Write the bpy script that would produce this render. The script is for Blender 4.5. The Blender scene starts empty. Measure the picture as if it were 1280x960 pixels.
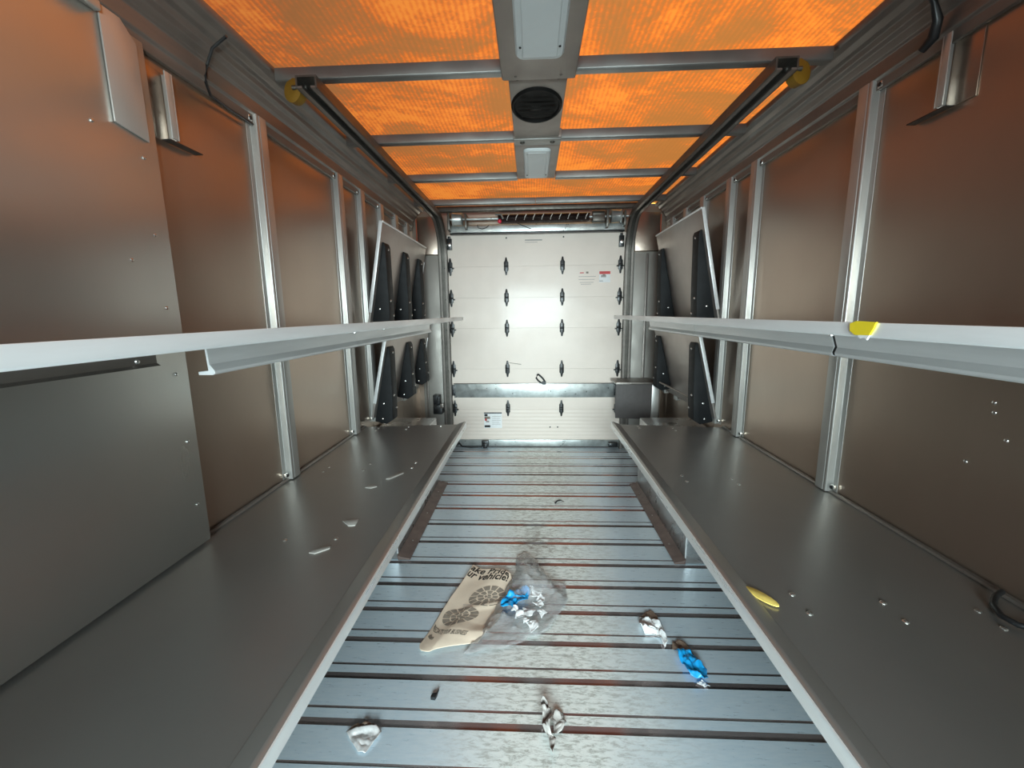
import bpy, bmesh, math, random
from mathutils import Vector, Matrix, noise
random.seed(7)
SC = bpy.context.scene
COL = SC.collection
PI = math.pi

# ------------------------------------------------------------------ dims (metres; camera stands at x=0, y=0)
WL, WR = -1.05, 1.15          # side walls
YD = 3.86                     # roll-up door plane
YF = -0.45                    # bulkhead behind the camera
ZR = 2.13                     # roof
CX = 0.03                     # middle of the van

# ------------------------------------------------------------------ materials
def new_mat(name):
    m = bpy.data.materials.new(name); m.use_nodes = True
    nt = m.node_tree; nt.nodes.clear()
    out = nt.nodes.new('ShaderNodeOutputMaterial')
    return m, nt, out
def L(nt, a, b): nt.links.new(a, b)
def coords(nt, scale=(1, 1, 1), rot=(0, 0, 0), kind='Object'):
    tc = nt.nodes.new('ShaderNodeTexCoord'); mp = nt.nodes.new('ShaderNodeMapping')
    mp.inputs['Scale'].default_value = scale; mp.inputs['Rotation'].default_value = rot
    L(nt, tc.outputs[kind], mp.inputs['Vector']); return mp.outputs['Vector']
def tex_noise(nt, vec, scale, detail=4, rough=.55, dist=0):
    n = nt.nodes.new('ShaderNodeTexNoise'); n.inputs['Scale'].default_value = scale
    n.inputs['Detail'].default_value = detail; n.inputs['Roughness'].default_value = rough
    n.inputs['Distortion'].default_value = dist
    if vec is not None: L(nt, vec, n.inputs['Vector'])
    return n.outputs['Fac']
def ramp(nt, fac, stops):
    r = nt.nodes.new('ShaderNodeValToRGB'); e = r.color_ramp.elements
    while len(e) < len(stops): e.new(.5)
    for el, (p, c) in zip(e, stops):
        el.position = p; el.color = (*c, 1) if len(c) == 3 else c
    r.color_ramp.interpolation = 'EASE' if len(stops) == 2 else 'LINEAR'
    L(nt, fac, r.inputs['Fac']); return r.outputs['Color']
def maprange(nt, fac, a, b, lo, hi):
    m = nt.nodes.new('ShaderNodeMapRange'); m.inputs[1].default_value = a; m.inputs[2].default_value = b
    m.inputs[3].default_value = lo; m.inputs[4].default_value = hi
    L(nt, fac, m.inputs[0]); return m.outputs[0]
def math_n(nt, op, a, b=None):
    m = nt.nodes.new('ShaderNodeMath'); m.operation = op
    for i, v in enumerate((a, b)):
        if v is None: continue
        if isinstance(v, (int, float)): m.inputs[i].default_value = v
        else: L(nt, v, m.inputs[i])
    return m.outputs[0]
def bump(nt, h, strength, dist=.002):
    b = nt.nodes.new('ShaderNodeBump'); b.inputs['Strength'].default_value = strength
    b.inputs['Distance'].default_value = dist; L(nt, h, b.inputs['Height']); return b.outputs['Normal']

def surf(name, col, rough=.5, metal=0., var=.12, nscale=6., stretch=(1, 1, 1), rvar=.1, bmp=0., coat=0., spec=.5, fine=0.):
    m, nt, out = new_mat(name)
    p = nt.nodes.new('ShaderNodeBsdfPrincipled')
    v = coords(nt, stretch)
    n = tex_noise(nt, v, nscale, 5, .6)
    lo = tuple(max(0, c * (1 - var)) for c in col); hi = tuple(min(1, c * (1 + var)) for c in col)
    c = ramp(nt, n, [(.2, lo), (.8, hi)])
    L(nt, c, p.inputs['Base Color'])
    n2 = tex_noise(nt, v, nscale * 2.3, 3, .5)
    L(nt, maprange(nt, n2, .0, 1., max(.02, rough - 2 * rvar), min(1, rough + 2 * rvar)), p.inputs['Roughness'])
    p.inputs['Metallic'].default_value = metal
    p.inputs['Specular IOR Level'].default_value = spec
    p.inputs['Coat Weight'].default_value = coat; p.inputs['Coat Roughness'].default_value = .12
    if bmp:
        L(nt, bump(nt, tex_noise(nt, v, nscale * (fine or 12), 3), bmp), p.inputs['Normal'])
    L(nt, p.outputs[0], out.inputs[0])
    return m

M = {}
M['wall'] = surf('satin_aluminium_sheet', (.46, .375, .31), .32, .94, .06, 1.6, (1, 1, .6), .03)
M['cover'] = surf('polished_aluminium_sheet', (.44, .435, .41), .3, .8, .06, 1.2, (1, 1, .6), .04)
M['post'] = surf('extruded_aluminium', (.52, .515, .49), .42, .7, .07, 3, (1, 1, .3), .05)
M['deck'] = surf('satin_shelf_sheet', (.36, .345, .325), .33, .75, .05, 1.6, (1, 1, 1), .03)
M['lip'] = surf('brushed_aluminium_edge', (.84, .85, .85), .38, .35, .08, 8, (1, .3, 3), .1)
M['rim'] = surf('bright_rolled_edge', (.90, .91, .91), .3, .6, .05, 8, (1, .3, 3), .05)
M['rafter'] = surf('grey_aluminium_rail', (.30, .30, .285), .42, .75, .15, 4, (1, .4, 1), .1)
M['rail'] = surf('dull_roof_rail', (.24, .215, .195), .42, .75, .15, 5, (3, .4, 3), .1)
M['track'] = surf('greased_steel_track', (.13, .12, .105), .45, .7, .2, 6, (4, .5, 4), .12)
M['spine'] = surf('painted_cover_metal', (.33, .285, .25), .45, .4, .08, 4)
M['lens'] = surf('frosted_lamp_lens', (.66, .70, .70), .35, 0, .04, 5)
M['door'] = surf('white_painted_door', (.86, .755, .665), .45, 0, .04, 3, (1, 1, 1), .06, 0, .10)
M['galv'] = surf('galvanised_steel', (.50, .53, .52), .36, .7, .3, 9, (1, 1, 1), .12)
M['black'] = surf('black_coated_steel', (.016, .017, .018), .35, .1, .2, 12, (1, 1, 1), .1)
M['rubber'] = surf('grey_rubber', (.085, .075, .072), .6, 0, .1, 20, (1, 1, 1), .06, .2)
M['darkhole'] = surf('black_vent_plastic', (.008, .0075, .007), .6, 0, .1, 10, spec=.15)
M['bracket'] = surf('black_powder_coat', (.010, .011, .012), .6, 0, .2, 14, (1, 1, 1), .05, spec=.25)
M['bolt'] = surf('zinc_bolt', (.75, .75, .72), .25, .95, .1, 30)
M['foldpanel'] = surf('folded_shelf_underside', (.46, .42, .39), .42, .75, .07, 4, (1, 1, 1), .06)
M['well'] = surf('wheel_well_steel', (.47, .46, .45), .3, .85, .12, 4)
M['flange'] = surf('brown_flange', (.16, .115, .10), .55, .3, .25, 14, (1, 1, 1), .1, .2)  # dark brown with uneven tone
M['yellow'] = surf('yellow_plastic', (.90, .70, .02), .5, 0, .06, 20)
M['amber'] = surf('amber_rubber', (.24, .125, .008), .5, 0, .15, 20)
M['dirtyyellow'] = surf('yellow_tag', (.78, .58, .14), .6, 0, .15, 60)
M['chip'] = surf('pale_paint_chip', (.36, .34, .31), .6, 0, .15, 60)
M['white'] = surf('white_paper', (.86, .87, .87), .6, 0, .06, 40, (1, 1, 1), .05, .15)
M['tornwhite'] = surf('torn_grey_paper', (.40, .375, .35), .6, 0, .35, 30, (1, 1, 1), .05, .2)
M['foil'] = surf('silver_foil_scrap', (.66, .65, .64), .4, .3, .4, 30, (1, 1, 1), .1, .2)
M['brownpaper'] = surf('brown_paper', (.24, .165, .12), .7, 0, .2, 30)
M['blue'] = surf('bright_blue_wrapper', (.01, .36, .78), .38, 0, .15, 30, (1, 1, 1), .1, .2)
M['mat'] = surf('buff_kraft_paper', (.78, .64, .50), .7, 0, .1, 9, (1, 1, 1), .06, .25, fine=4)
M['ink'] = surf('black_print', (.012, .011, .010), .6, 0, .1, 40)
M['tread'] = surf('brown_grey_print', (.27, .225, .18), .65, 0, .2, 40)
M['red'] = surf('red_print', (.62, .05, .05), .5, 0, .1, 40)
M['redlamp'] = surf('red_lamp_lens', (.75, .04, .07), .15, 0, .1, 40)
M['greyprint'] = surf('grey_print', (.42, .38, .36), .6, 0, .1, 40)
M['springm'] = surf('dark_spring_steel', (.045, .028, .025), .4, .6, .2, 20)
M['paintmark'] = surf('white_spring_mark', (.75, .70, .65), .5, 0, .1, 20)
M['redbrown'] = surf('red_sealant', (.40, .09, .04), .6, 0, .2, 20)
M['corner'] = surf('dull_corner_sheet', (.34, .32, .29), .5, .55, .08, 3)
M['bulk'] = surf('bulkhead_sheet', (.46, .45, .43), .45, .6, .1, 2)

def floor_mat():
    m, nt, out = new_mat('scuffed_aluminium_floor')
    p = nt.nodes.new('ShaderNodeBsdfPrincipled')
    v = coords(nt, (.7, 2.4, 1))
    vs = coords(nt, (6, 40, 6))
    big = tex_noise(nt, coords(nt, (1, .55, 1)), 2.2, 4, .6)
    speck = tex_noise(nt, v, 34, 8, .78, .5)
    line = tex_noise(nt, vs, 3, 4, .6)
    # worn middle aisle: scuffs, with the light they catch painted in as paler colour
    sx = nt.nodes.new('ShaderNodeSeparateXYZ'); L(nt, coords(nt), sx.inputs[0])
    dx = math_n(nt, 'ABSOLUTE', math_n(nt, 'SUBTRACT', sx.outputs[0], .06))
    aisle = maprange(nt, math_n(nt, 'ADD', dx, math_n(nt, 'MULTIPLY', math_n(nt, 'SUBTRACT', big, .5), .5)), .12, .42, 1, 0)
    grime = math_n(nt, 'MULTIPLY', aisle, maprange(nt, speck, .47, .60, 0, 1))
    base = ramp(nt, line, [(.3, (.66, .79, .88)), (.7, (.74, .85, .92))])
    mx = nt.nodes.new('ShaderNodeMix'); mx.data_type = 'RGBA'
    wn = nt.nodes.new('ShaderNodeMix'); wn.data_type = 'RGBA'
    L(nt, math_n(nt, 'MULTIPLY', aisle, .8), wn.inputs['Factor']); L(nt, base, wn.inputs['A']); wn.inputs['B'].default_value = (.88, .91, .85, 1)
    L(nt, math_n(nt, 'MULTIPLY', grime, .62), mx.inputs['Factor']); L(nt, wn.outputs['Result'], mx.inputs['A']); mx.inputs['B'].default_value = (.20, .18, .14, 1)
    # a rust-brown stain beyond the bag
    ty = math_n(nt, 'ABSOLUTE', math_n(nt, 'SUBTRACT', sx.outputs[1], 2.17)); tx = math_n(nt, 'ABSOLUTE', math_n(nt, 'SUBTRACT', sx.outputs[0], .02))
    d = math_n(nt, 'ADD', math_n(nt, 'MULTIPLY', ty, 1.1), math_n(nt, 'MULTIPLY', tx, 1.3))
    st = math_n(nt, 'MULTIPLY', maprange(nt, d, .04, .24, 1, 0), maprange(nt, speck, .38, .6, 0, 1))
    m2 = nt.nodes.new('ShaderNodeMix'); m2.data_type = 'RGBA'
    L(nt, math_n(nt, 'MULTIPLY', st, .8), m2.inputs['Factor']); L(nt, mx.outputs['Result'], m2.inputs['A']); m2.inputs['B'].default_value = (.16, .10, .06, 1)
    L(nt, m2.outputs['Result'], p.inputs['Base Color'])
    rg = math_n(nt, 'ADD', maprange(nt, line, .3, .7, .26, .36), math_n(nt, 'MULTIPLY', aisle, maprange(nt, speck, .35, .65, -.02, .28)))
    L(nt, rg, p.inputs['Roughness']); L(nt, maprange(nt, aisle, 0, 1, .36, .2), p.inputs['Metallic'])
    L(nt, bump(nt, math_n(nt, 'ADD', speck, line), .12, .002), p.inputs['Normal'])
    L(nt, p.outputs[0], out.inputs[0]); return m
M['floor'] = floor_mat()
M['rib'] = surf('smooth_floor_groove', (.46, .39, .38), .12, .9, .1, 6, (.6, 3, 3), .05)

def roof_mat():
    m, nt, out = new_mat('translucent_fibreglass_roof')
    v = coords(nt, (1.25, 1.7, 1))
    cl = tex_noise(nt, v, 1.7, 6, .62, .7)
    fi = tex_noise(nt, coords(nt, (14, 16, 1)), 2.0, 4, .6, 1.2)
    w = nt.nodes.new('ShaderNodeTexWave'); w.wave_type = 'BANDS'; w.bands_direction = 'X'
    w.inputs['Scale'].default_value = 17; w.inputs['Distortion'].default_value = .8; w.inputs['Detail'].default_value = 2
    L(nt, coords(nt), w.inputs['Vector'])
    f = math_n(nt, 'ADD', math_n(nt, 'MULTIPLY', cl, .86), math_n(nt, 'MULTIPLY', fi, .24))
    f = math_n(nt, 'ADD', f, math_n(nt, 'MULTIPLY', math_n(nt, 'SUBTRACT', w.outputs['Fac'], .5), .07))
    f = math_n(nt, 'ADD', math_n(nt, 'MULTIPLY', math_n(nt, 'SUBTRACT', f, .55), 2.3), .53)
    c = ramp(nt, f, [(.28, (.27, .165, .15)), (.44, (.38, .18, .14)), (.54, (.57, .18, .085)), (.64, (.84, .25, .065)), (.80, (1., .45, .13))])
    tr = nt.nodes.new('ShaderNodeBsdfTranslucent'); L(nt, c, tr.inputs['Color'])
    rf = nt.nodes.new('ShaderNodeBsdfRefraction'); rf.inputs['IOR'].default_value = 1.02; rf.inputs['Roughness'].default_value = .75
    hz_ = nt.nodes.new('ShaderNodeMix'); hz_.data_type = 'RGBA'; hz_.inputs['Factor'].default_value = .6
    L(nt, c, hz_.inputs['A']); hz_.inputs['B'].default_value = (.46, .33, .29, 1)
    L(nt, hz_.outputs['Result'], rf.inputs['Color'])
    mx = nt.nodes.new('ShaderNodeMixShader'); mx.inputs[0].default_value = .55
    L(nt, tr.outputs[0], mx.inputs[1]); L(nt, rf.outputs[0], mx.inputs[2])
    gl = nt.nodes.new('ShaderNodeBsdfGlossy'); gl.inputs['Roughness'].default_value = .35; gl.inputs['Color'].default_value = (.5, .5, .5, 1)
    m3 = nt.nodes.new('ShaderNodeMixShader'); m3.inputs[0].default_value = .04
    L(nt, mx.outputs[0], m3.inputs[1]); L(nt, gl.outputs[0], m3.inputs[2])
    L(nt, m3.outputs[0], out.inputs[0]); return m
M['roof'] = roof_mat()

def wavy_door_mat():
    m = M['door'].copy(); m.name = 'white_painted_wavy_panel'
    nt = m.node_tree; p = next(n for n in nt.nodes if n.type == 'BSDF_PRINCIPLED')
    w = nt.nodes.new('ShaderNodeTexWave'); w.bands_direction = 'Z'; w.inputs['Scale'].default_value = 9; w.inputs['Distortion'].default_value = .6
    w.inputs['Detail'].default_value = 1; w.inputs['Detail Scale'].default_value = .4
    L(nt, coords(nt), w.inputs['Vector'])
    nrm = bump(nt, w.outputs['Fac'], .35, .004); L(nt, nrm, p.inputs['Normal']); L(nt, nrm, p.inputs['Coat Normal'])
    return m
M['doorwavy'] = wavy_door_mat()

def bag_mat():
    m, nt, out = new_mat('clear_plastic_film')
    t = nt.nodes.new('ShaderNodeBsdfTransparent'); t.inputs[0].default_value = (.98, .98, .985, 1)
    g = nt.nodes.new('ShaderNodeBsdfGlossy'); g.inputs['Roughness'].default_value = .22
    d = nt.nodes.new('ShaderNodeBsdfDiffuse'); d.inputs[0].default_value = (.95, .96, .97, 1)
    fr = nt.nodes.new('ShaderNodeFresnel'); fr.inputs['IOR'].default_value = 1.5
    n = bump(nt, tex_noise(nt, coords(nt), 55, 4, .6, 1.5), .5, .006)
    for k in (g, d): L(nt, n, k.inputs['Normal'])
    L(nt, n, fr.inputs['Normal'])
    a = nt.nodes.new('ShaderNodeMixShader'); a.inputs[0].default_value = .22
    L(nt, t.outputs[0], a.inputs[1]); L(nt, d.outputs[0], a.inputs[2])
    b = nt.nodes.new('ShaderNodeMixShader')
    L(nt, math_n(nt, 'ADD', math_n(nt, 'MULTIPLY', fr.outputs[0], .7), .07), b.inputs[0])
    L(nt, a.outputs[0], b.inputs[1]); L(nt, g.outputs[0], b.inputs[2])
    L(nt, b.outputs[0], out.inputs[0]); return m
M['bag'] = bag_mat()

# ------------------------------------------------------------------ mesh helpers
class MB:
    def __init__(s): s.v = []; s.f = []
    def add(s, vs, fs):
        o = len(s.v); s.v += [tuple(v) for v in vs]; s.f += [tuple(i + o for i in f) for f in fs]; return s
    def box(s, x0, x1, y0, y1, z0, z1):
        return s.add([(x0, y0, z0), (x1, y0, z0), (x1, y1, z0), (x0, y1, z0), (x0, y0, z1), (x1, y0, z1), (x1, y1, z1), (x0, y1, z1)],
                     [(3, 2, 1, 0), (4, 5, 6, 7), (0, 1, 5, 4), (1, 2, 6, 5), (2, 3, 7, 6), (3, 0, 4, 7)])
    def prism(s, poly, a, b, axis='y'):
        """closed 2-D outline swept from a to b; poly in (x,z) for y, (y,z) for x, (x,y) for z"""
        n = len(poly)
        def P(p, t):
            return {'y': (p[0], t, p[1]), 'x': (t, p[0], p[1]), 'z': (p[0], p[1], t)}[axis]
        vs = [P(p, a) for p in poly] + [P(p, b) for p in poly]
        fs = [tuple(range(n))[::-1], tuple(range(n, 2 * n))] + [(i, (i + 1) % n, n + (i + 1) % n, n + i) for i in range(n)]
        return s.add(vs, fs)
    def tube(s, pts, r, n=10, caps=True):
        pts = [Vector(p) for p in pts]; rings = []
        up = Vector((0, 0, 1))
        for i, p in enumerate(pts):
            t = (pts[min(i + 1, len(pts) - 1)] - pts[max(i - 1, 0)]).normalized()
            a = t.cross(up if abs(t.z) < .95 else Vector((1, 0, 0))).normalized(); b = t.cross(a)
            rr = r[i] if isinstance(r, (list, tuple)) else r
            rings.append([p + a * rr * math.cos(2 * PI * k / n) + b * rr * math.sin(2 * PI * k / n) for k in range(n)])
        vs = [v for R in rings for v in R]; fs = []
        for i in range(len(pts) - 1):
            for k in range(n):
                fs.append((i * n + k, i * n + (k + 1) % n, (i + 1) * n + (k + 1) % n, (i + 1) * n + k))
        if caps: fs += [tuple(range(n))[::-1], tuple((len(pts) - 1) * n + k for k in range(n))]
        return s.add(vs, fs)
    def lathe(s, c, axis, prof, n=20):
        """profile of (radius, along) swept about axis through c"""
        ax = Vector(axis).normalized(); u = ax.orthogonal().normalized(); w = ax.cross(u); c = Vector(c)
        vs = [c + ax * h + (u * math.cos(2 * PI * k / n) + w * math.sin(2 * PI * k / n)) * r for r, h in prof for k in range(n)]
        fs = [(i * n + k, i * n + (k + 1) % n, (i + 1) * n + (k + 1) % n, (i + 1) * n + k) for i in range(len(prof) - 1) for k in range(n)]
        fs += [tuple(range(n))[::-1], tuple((len(prof) - 1) * n + k for k in range(n))]
        return s.add(vs, fs)
    def sheet(s, fn, nu, nv):
        vs = [fn(i / nu, j / nv) for j in range(nv + 1) for i in range(nu + 1)]
        fs = [(j * (nu + 1) + i, j * (nu + 1) + i + 1, (j + 1) * (nu + 1) + i + 1, (j + 1) * (nu + 1) + i) for j in range(nv) for i in range(nu)]
        return s.add(vs, fs)
    def build(s, name, mat, parent=None, bevel=0., smooth=None, solid=0., seg=2, loc=None):
        """one linked mesh object; world-space verts, origin moved to the base centre (or loc)"""
        me = bpy.data.meshes.new(name)
        me.from_pydata(s.v, [], s.f)
        bm = bmesh.new(); bm.from_mesh(me)
        bmesh.ops.remove_doubles(bm, verts=bm.verts, dist=1e-6)
        if not solid: bmesh.ops.recalc_face_normals(bm, faces=bm.faces)
        if bevel:
            es = [e for e in bm.edges if len(e.link_faces) == 2 and e.calc_face_angle(0) > .5]
            bmesh.ops.bevel(bm, geom=es, offset=bevel, segments=seg, profile=.5, affect='EDGES', clamp_overlap=True)
        base = parent.matrix_world.translation if parent is not None else None
        if loc is None:
            xs = [v.co for v in bm.verts]
            loc = Vector(((min(c.x for c in xs) + max(c.x for c in xs)) / 2, (min(c.y for c in xs) + max(c.y for c in xs)) / 2, min(c.z for c in xs)))
        loc = Vector(loc)
        for v in bm.verts: v.co -= loc
        bm.to_mesh(me); bm.free()
        mats = mat if isinstance(mat, (list, tuple)) else [mat]
        for m in mats: me.materials.append(m)
        ang = smooth if smooth is not None else (.6 if bevel else None)
        if ang:
            for p in me.polygons: p.use_smooth = True
            try: me.set_sharp_from_angle(angle=ang)
            except Exception: pass
        o = bpy.data.objects.new(name, me); COL.objects.link(o)
        if parent is not None:
            o.parent = parent; o.location = loc - WORLD[parent.name]
            WORLD[o.name] = loc
        else:
            o.location = loc; WORLD[o.name] = loc
        if solid:
            md = o.modifiers.new('thickness', 'SOLIDIFY'); md.thickness = solid; md.offset = 0
        return o
WORLD = {}
def thing(name, label, cat, loc=(0, 0, 0), group=None):
    o = bpy.data.objects.new(name, None); COL.objects.link(o); o.location = loc; o.empty_display_size = .05
    WORLD[o.name] = Vector(loc)
    return tag(o, label, cat, group)
def tag(o, label, cat, group=None):
    o['label'] = label; o['category'] = cat
    if group: o['group'] = group
    return o
def struct(o):
    o['kind'] = 'structure'; return o
def copy_thing(root, loc, label, group=None):
    def rec(o, par):
        c = o.copy(); COL.objects.link(c)
        if par: c.parent = par
        for ch in list(o.children): rec(ch, c)
        return c
    c = rec(root, None); c.location = loc; c['label'] = label
    WORLD[c.name] = Vector(loc)
    if group: c['group'] = group
    return c
def rivet(c, axis, r=.006, h=.003):
    return MB().lathe(c, axis, [(r, -.0005), (r, h * .3), (r * .75, h * .8), (r * .3, h)], 10)

# ================================================================== SETTING
# ---- floor: aluminium planks, with grooved joints
RIBS = [.762, .934, 1.107, 1.278, 1.446, 1.618, 1.790, 1.965, 2.164, 2.365, 2.573, 2.775, 2.97, 3.165, 3.36, 3.55, 3.72]
ys = [(YF, 0.)]
sloped = []
for y in [-.27, -.10, .07, .245, .417, .59] + RIBS:
    ys += [(y - .014, 0.), (y - .013, -.010), (y - .011, -.011), (y + .011, 0.), (y + .044, 0.), (y + .0445, -.004), (y + .0455, -.0045), (y + .053, 0.)]
ys += [(YD + .12, 0.)]
fb = MB()
vs = [(x, y, z) for y, z in ys for x in (WL - .05, WR + .05)]
fs = [(2 * i, 2 * i + 1, 2 * i + 3, 2 * i + 2) for i in range(len(ys) - 1)]
n0 = len(vs)
vs += [(WL - .05, YF, -.08), (WR + .05, YF, -.08), (WR + .05, YD + .12, -.08), (WL - .05, YD + .12, -.08)]
fs += [(n0 + 3, n0 + 2, n0 + 1, n0), (0, 1, n0 + 1, n0), (2 * len(ys) - 1, 2 * len(ys) - 2, n0 + 3, n0 + 2)]
fb.add(vs, fs)
fl = struct(fb.build('floor', [M['floor'], M['rib']], loc=(0, 0, 0)))
for p in fl.data.polygons:
    n = p.normal
    if n.y < -.3 and n.z > .2: p.material_index = 1

# ---- side walls (sheet panels between posts; joint lines are modelled as shallow steps)
def side_wall(name, x, sgn):
    joints = [YF, .35 if sgn > 0 else .2, 1.66, 2.37, 2.68, 3.02, 3.34, 3.64, YD + .12]
    b = MB(); poly = [(x + sgn * .06, YF), (x + sgn * .06, YD + .12)]
    pts = []
    for i, y in enumerate(joints):
        if i in (0, len(joints) - 1): pts.append((x, y))
        else: pts += [(x, y - .003), (x + sgn * .004, y - .0025), (x + sgn * .004, y + .0025), (x, y + .003)]
    poly = poly + pts[::-1]
    b.prism(poly, -.02, ZR + .03, 'z')
    return struct(b.build(name, M['wall'], loc=(x, 0, 0)))
side_wall('wall_left', WL, -1)
side_wall('wall_right', WR, 1)

# ---- roof: one translucent corrugated sheet
rb = MB()
NX = 240
xs = [WL + .03 + (WR - WL - .06) * i / NX for i in range(NX + 1)]
prof = [(x, ZR + .012 + .0016 * math.sin(2 * PI * x / .022)) for x in xs]
vs = [(x, YF, z) for x, z in prof] + [(x, 3.80, z) for x, z in prof]
fs = [(i, i + 1, NX + 1 + i + 1, NX + 1 + i) for i in range(NX)]
rb.add(vs, fs)
struct(rb.build('ceiling', M['roof'], loc=(0, 0, ZR), smooth=1.2))

# ---- roof-edge cove rails
def cove(name, x, s):
    # outline in (offset from wall towards the aisle, height)
    q = [(0, 1.955), (.016, 1.955), (.016, 1.985), (.026, 1.99), (.026, 2.035), (.036, 2.04), (.044, 2.062), (.060, 2.07), (.066, 2.088),
         (.084, 2.092), (.094, 2.108), (.118, 2.112), (.124, 2.128), (.124, 2.135), (0, 2.135)]
    b = MB().prism([(x - s * a, z) for a, z in q], YF, 3.80, 'y')
    return struct(b.build(name, M['rail'], bevel=.003))
cove('trim_1', WL, -1)
cove('trim_2', WR, 1)

# ---- floor-level wall rails behind the shelves
for nm, x, s in (('trim_3', WL, -1), ('trim_4', WR, 1)):
    struct(MB().prism([(x, 0), (x - s * .012, 0), (x - s * .012, .05), (x, .06)], YF, YD, 'y').build(nm, M['rail'], bevel=.002))

# ---- rear wall: corner panels, header
rw = MB()
rw.box(WL - .05, -.80, YD, YD + .10, 0, ZR + .02)
rw.box(.87, WR + .05, YD, YD + .10, 0, ZR + .02)
rw.box(-.80, .87, YD + .03, YD + .10, 1.93, ZR + .02)
struct(rw.build('wall_rear', M['wall'], loc=(0, YD, 0)))
# ---- bulkhead behind the viewpoint with its doorway to the cab
fw = MB()
DX0, DX1, DZ = -.56, .62, 1.68
fw.box(WL - .05, DX0, YF - .04, YF, 0, ZR + .03)
fw.box(DX1, WR + .05, YF - .04, YF, 0, ZR + .03)
fw.box(DX0, DX1, YF - .04, YF, DZ, ZR + .03)
struct(fw.build('wall_front', M['bulk'], loc=(0, YF, 0)))

# ---- corner cover boxes beside the door (stepped sheet covers)
def corner_cover(x0, x1, label, red):
    t = thing('corner_cover', label, 'cover panel', ((x0 + x1) / 2, YD, 0))
    MB().box(x0, x1, YD - .035, YD - .001, 0.001, 1.755).build('lower_panel', M['corner'], t, bevel=.006)
    xm = x0 + (x1 - x0) * (.52 if x0 > 0 else .2)
    MB().box(xm - .01, xm + .012, YD - .05, YD - .036, 0.001, 1.74).build('fold_strip', M['rail'], t, bevel=.003)
    MB().prism([(YD - .062, 1.76), (YD - .001, 1.76), (YD - .001, 2.08), (YD - .022, 2.08)], x0, x1, 'x').build('upper_box', M['wall'], t, bevel=.002)
    xr = x1 - .012 if x0 > 0 else x0 + .002
    MB().box(xr, xr + .010, YD - .072, YD - .063, 1.77, 2.05).build('sealant_strip', M['redbrown'], t, bevel=.002)
corner_cover(.878, 1.09, 'stepped sheet metal corner cover right of the roll-up door', 1)
corner_cover(-1.0, -.818, 'stepped sheet metal corner cover left of the roll-up door', 1)

# ================================================================== ROLL-UP DOOR
XL, XR, ZT = -.745, .815, 1.925
door = struct(bpy.data.objects.new('door_1', None)); COL.objects.link(door); door.location = (CX, YD, 0); WORLD['door_1'] = Vector((CX, YD, 0))
door['label'] = 'white sectional roll-up rear door with black hinges'; door['category'] = 'door'
hz = [.376, .745, 1.114, 1.384, 1.655]
edges = [0.075] + hz + [ZT]
for i in range(len(edges) - 1):
    z0, z1 = edges[i] + (.0004 if i else 0), edges[i + 1] - .0004
    b = MB()
    b.prism([(YD, z0), (YD + .006, z0 - .0), (YD + .03, z0), (YD + .03, z1), (YD, z1)], XL, XR, 'x')
    b.build('door_section', M['doorwavy'] if i == 0 else M['door'], door)
MB().box(XL, XR, YD - .012, YD + .03, .012, .074).build('bottom_rail', M['galv'], door, bevel=.004)
MB().box(XL + .02, XR - .01, YD - .012, YD - .0005, .478, .612).build('reinforcing_band', M['galv'], door, bevel=.004)
MB().box(XL + .02, XR - .01, YD - .016, YD - .0125, .606, .614).build('band_shadow_edge', M['rail'], door, bevel=.001)
MB().box(XL - .04, XR + .04, YD + .0302, YD + .034, .002, ZT + .02).build('light_block_sheet', M['rubber'], door)  # added sheet that keeps outside light from showing through the seams
MB().box(XL, XR, YD - .006, YD + .02, .001, .0115).build('bottom_seal', M['rubber'], door, bevel=.002)
def hinge_mesh(x, z, end):
    b = MB()
    w = .020 if not end else .019
    b.prism([(x - .006, z - .075), (x + .006, z - .075), (x + .012, z - .045), (x + w, z - .035), (x + w, z + .035), (x + .012, z + .045), (x + .006, z + .075), (x - .006, z + .075), (x - .012, z + .045), (x - w, z + .035), (x - w, z - .035), (x - .012, z - .045)], YD - .010, YD - .0003, 'y')
    b.tube([(x - .019, YD - .014, z), (x + .019, YD - .014, z)], .009, 10)
    b.lathe((x, YD - .010, z + .052), (0, -1, 0), [(.005, 0), (.005, .003), (.002, .005)], 8)
    b.lathe((x, YD - .010, z - .052), (0, -1, 0), [(.005, 0), (.005, .003), (.002, .005)], 8)
    return b
for z in hz:
    for x in (-.722, -.226, .268, .770):
        hb = hinge_mesh(x, z, False)
        ho = hb.build('hinge', M['black'], door, bevel=.0015)
        if x in (-.722, .770):
            s = -1 if x < 0 else 1
            MB().tube([(x + s * .004, YD - .024, z - .012), (x + s * .050, YD - .024, z - .012)], .005, 8).build('roller_stem', M['black'], ho)
            MB().box(x - s * .034, x - s * .016, YD - .016, YD - .001, z - .018, z - .006).build('hinge_tab', M['black'], ho, bevel=.002)
for x, s in ((-.722, -1), (.770, 1)):
    t = MB().box(x - .02, x + .022, YD - .03, YD - .0005, 1.80, 1.895).box(x - .012, x + .012, YD - .02, YD - .0005, 1.895, 1.915).build('top_roller_bracket', M['black'], door, bevel=.003)
    MB().lathe((x + .002, YD - .0305, 1.842), (0, -1, 0), [(.014, 0), (.014, .008), (.006, .010)], 14).build('roller', M['bolt'], t, smooth=.6)
    MB().box(x - .03, x + .01, YD - .03, YD - .0125, .50, .60).build('band_end_bracket', M['black'], door, bevel=.003)
for x in (-.222, .275):
    rivet((x, YD, 1.895), (0, -1, 0), .007, .004).build('screw', M['rubber'], door)
for x in (.165, .235):
    rivet((x, YD, .195), (0, -1, 0), .007, .004).build('screw', M['black'], door)
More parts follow.
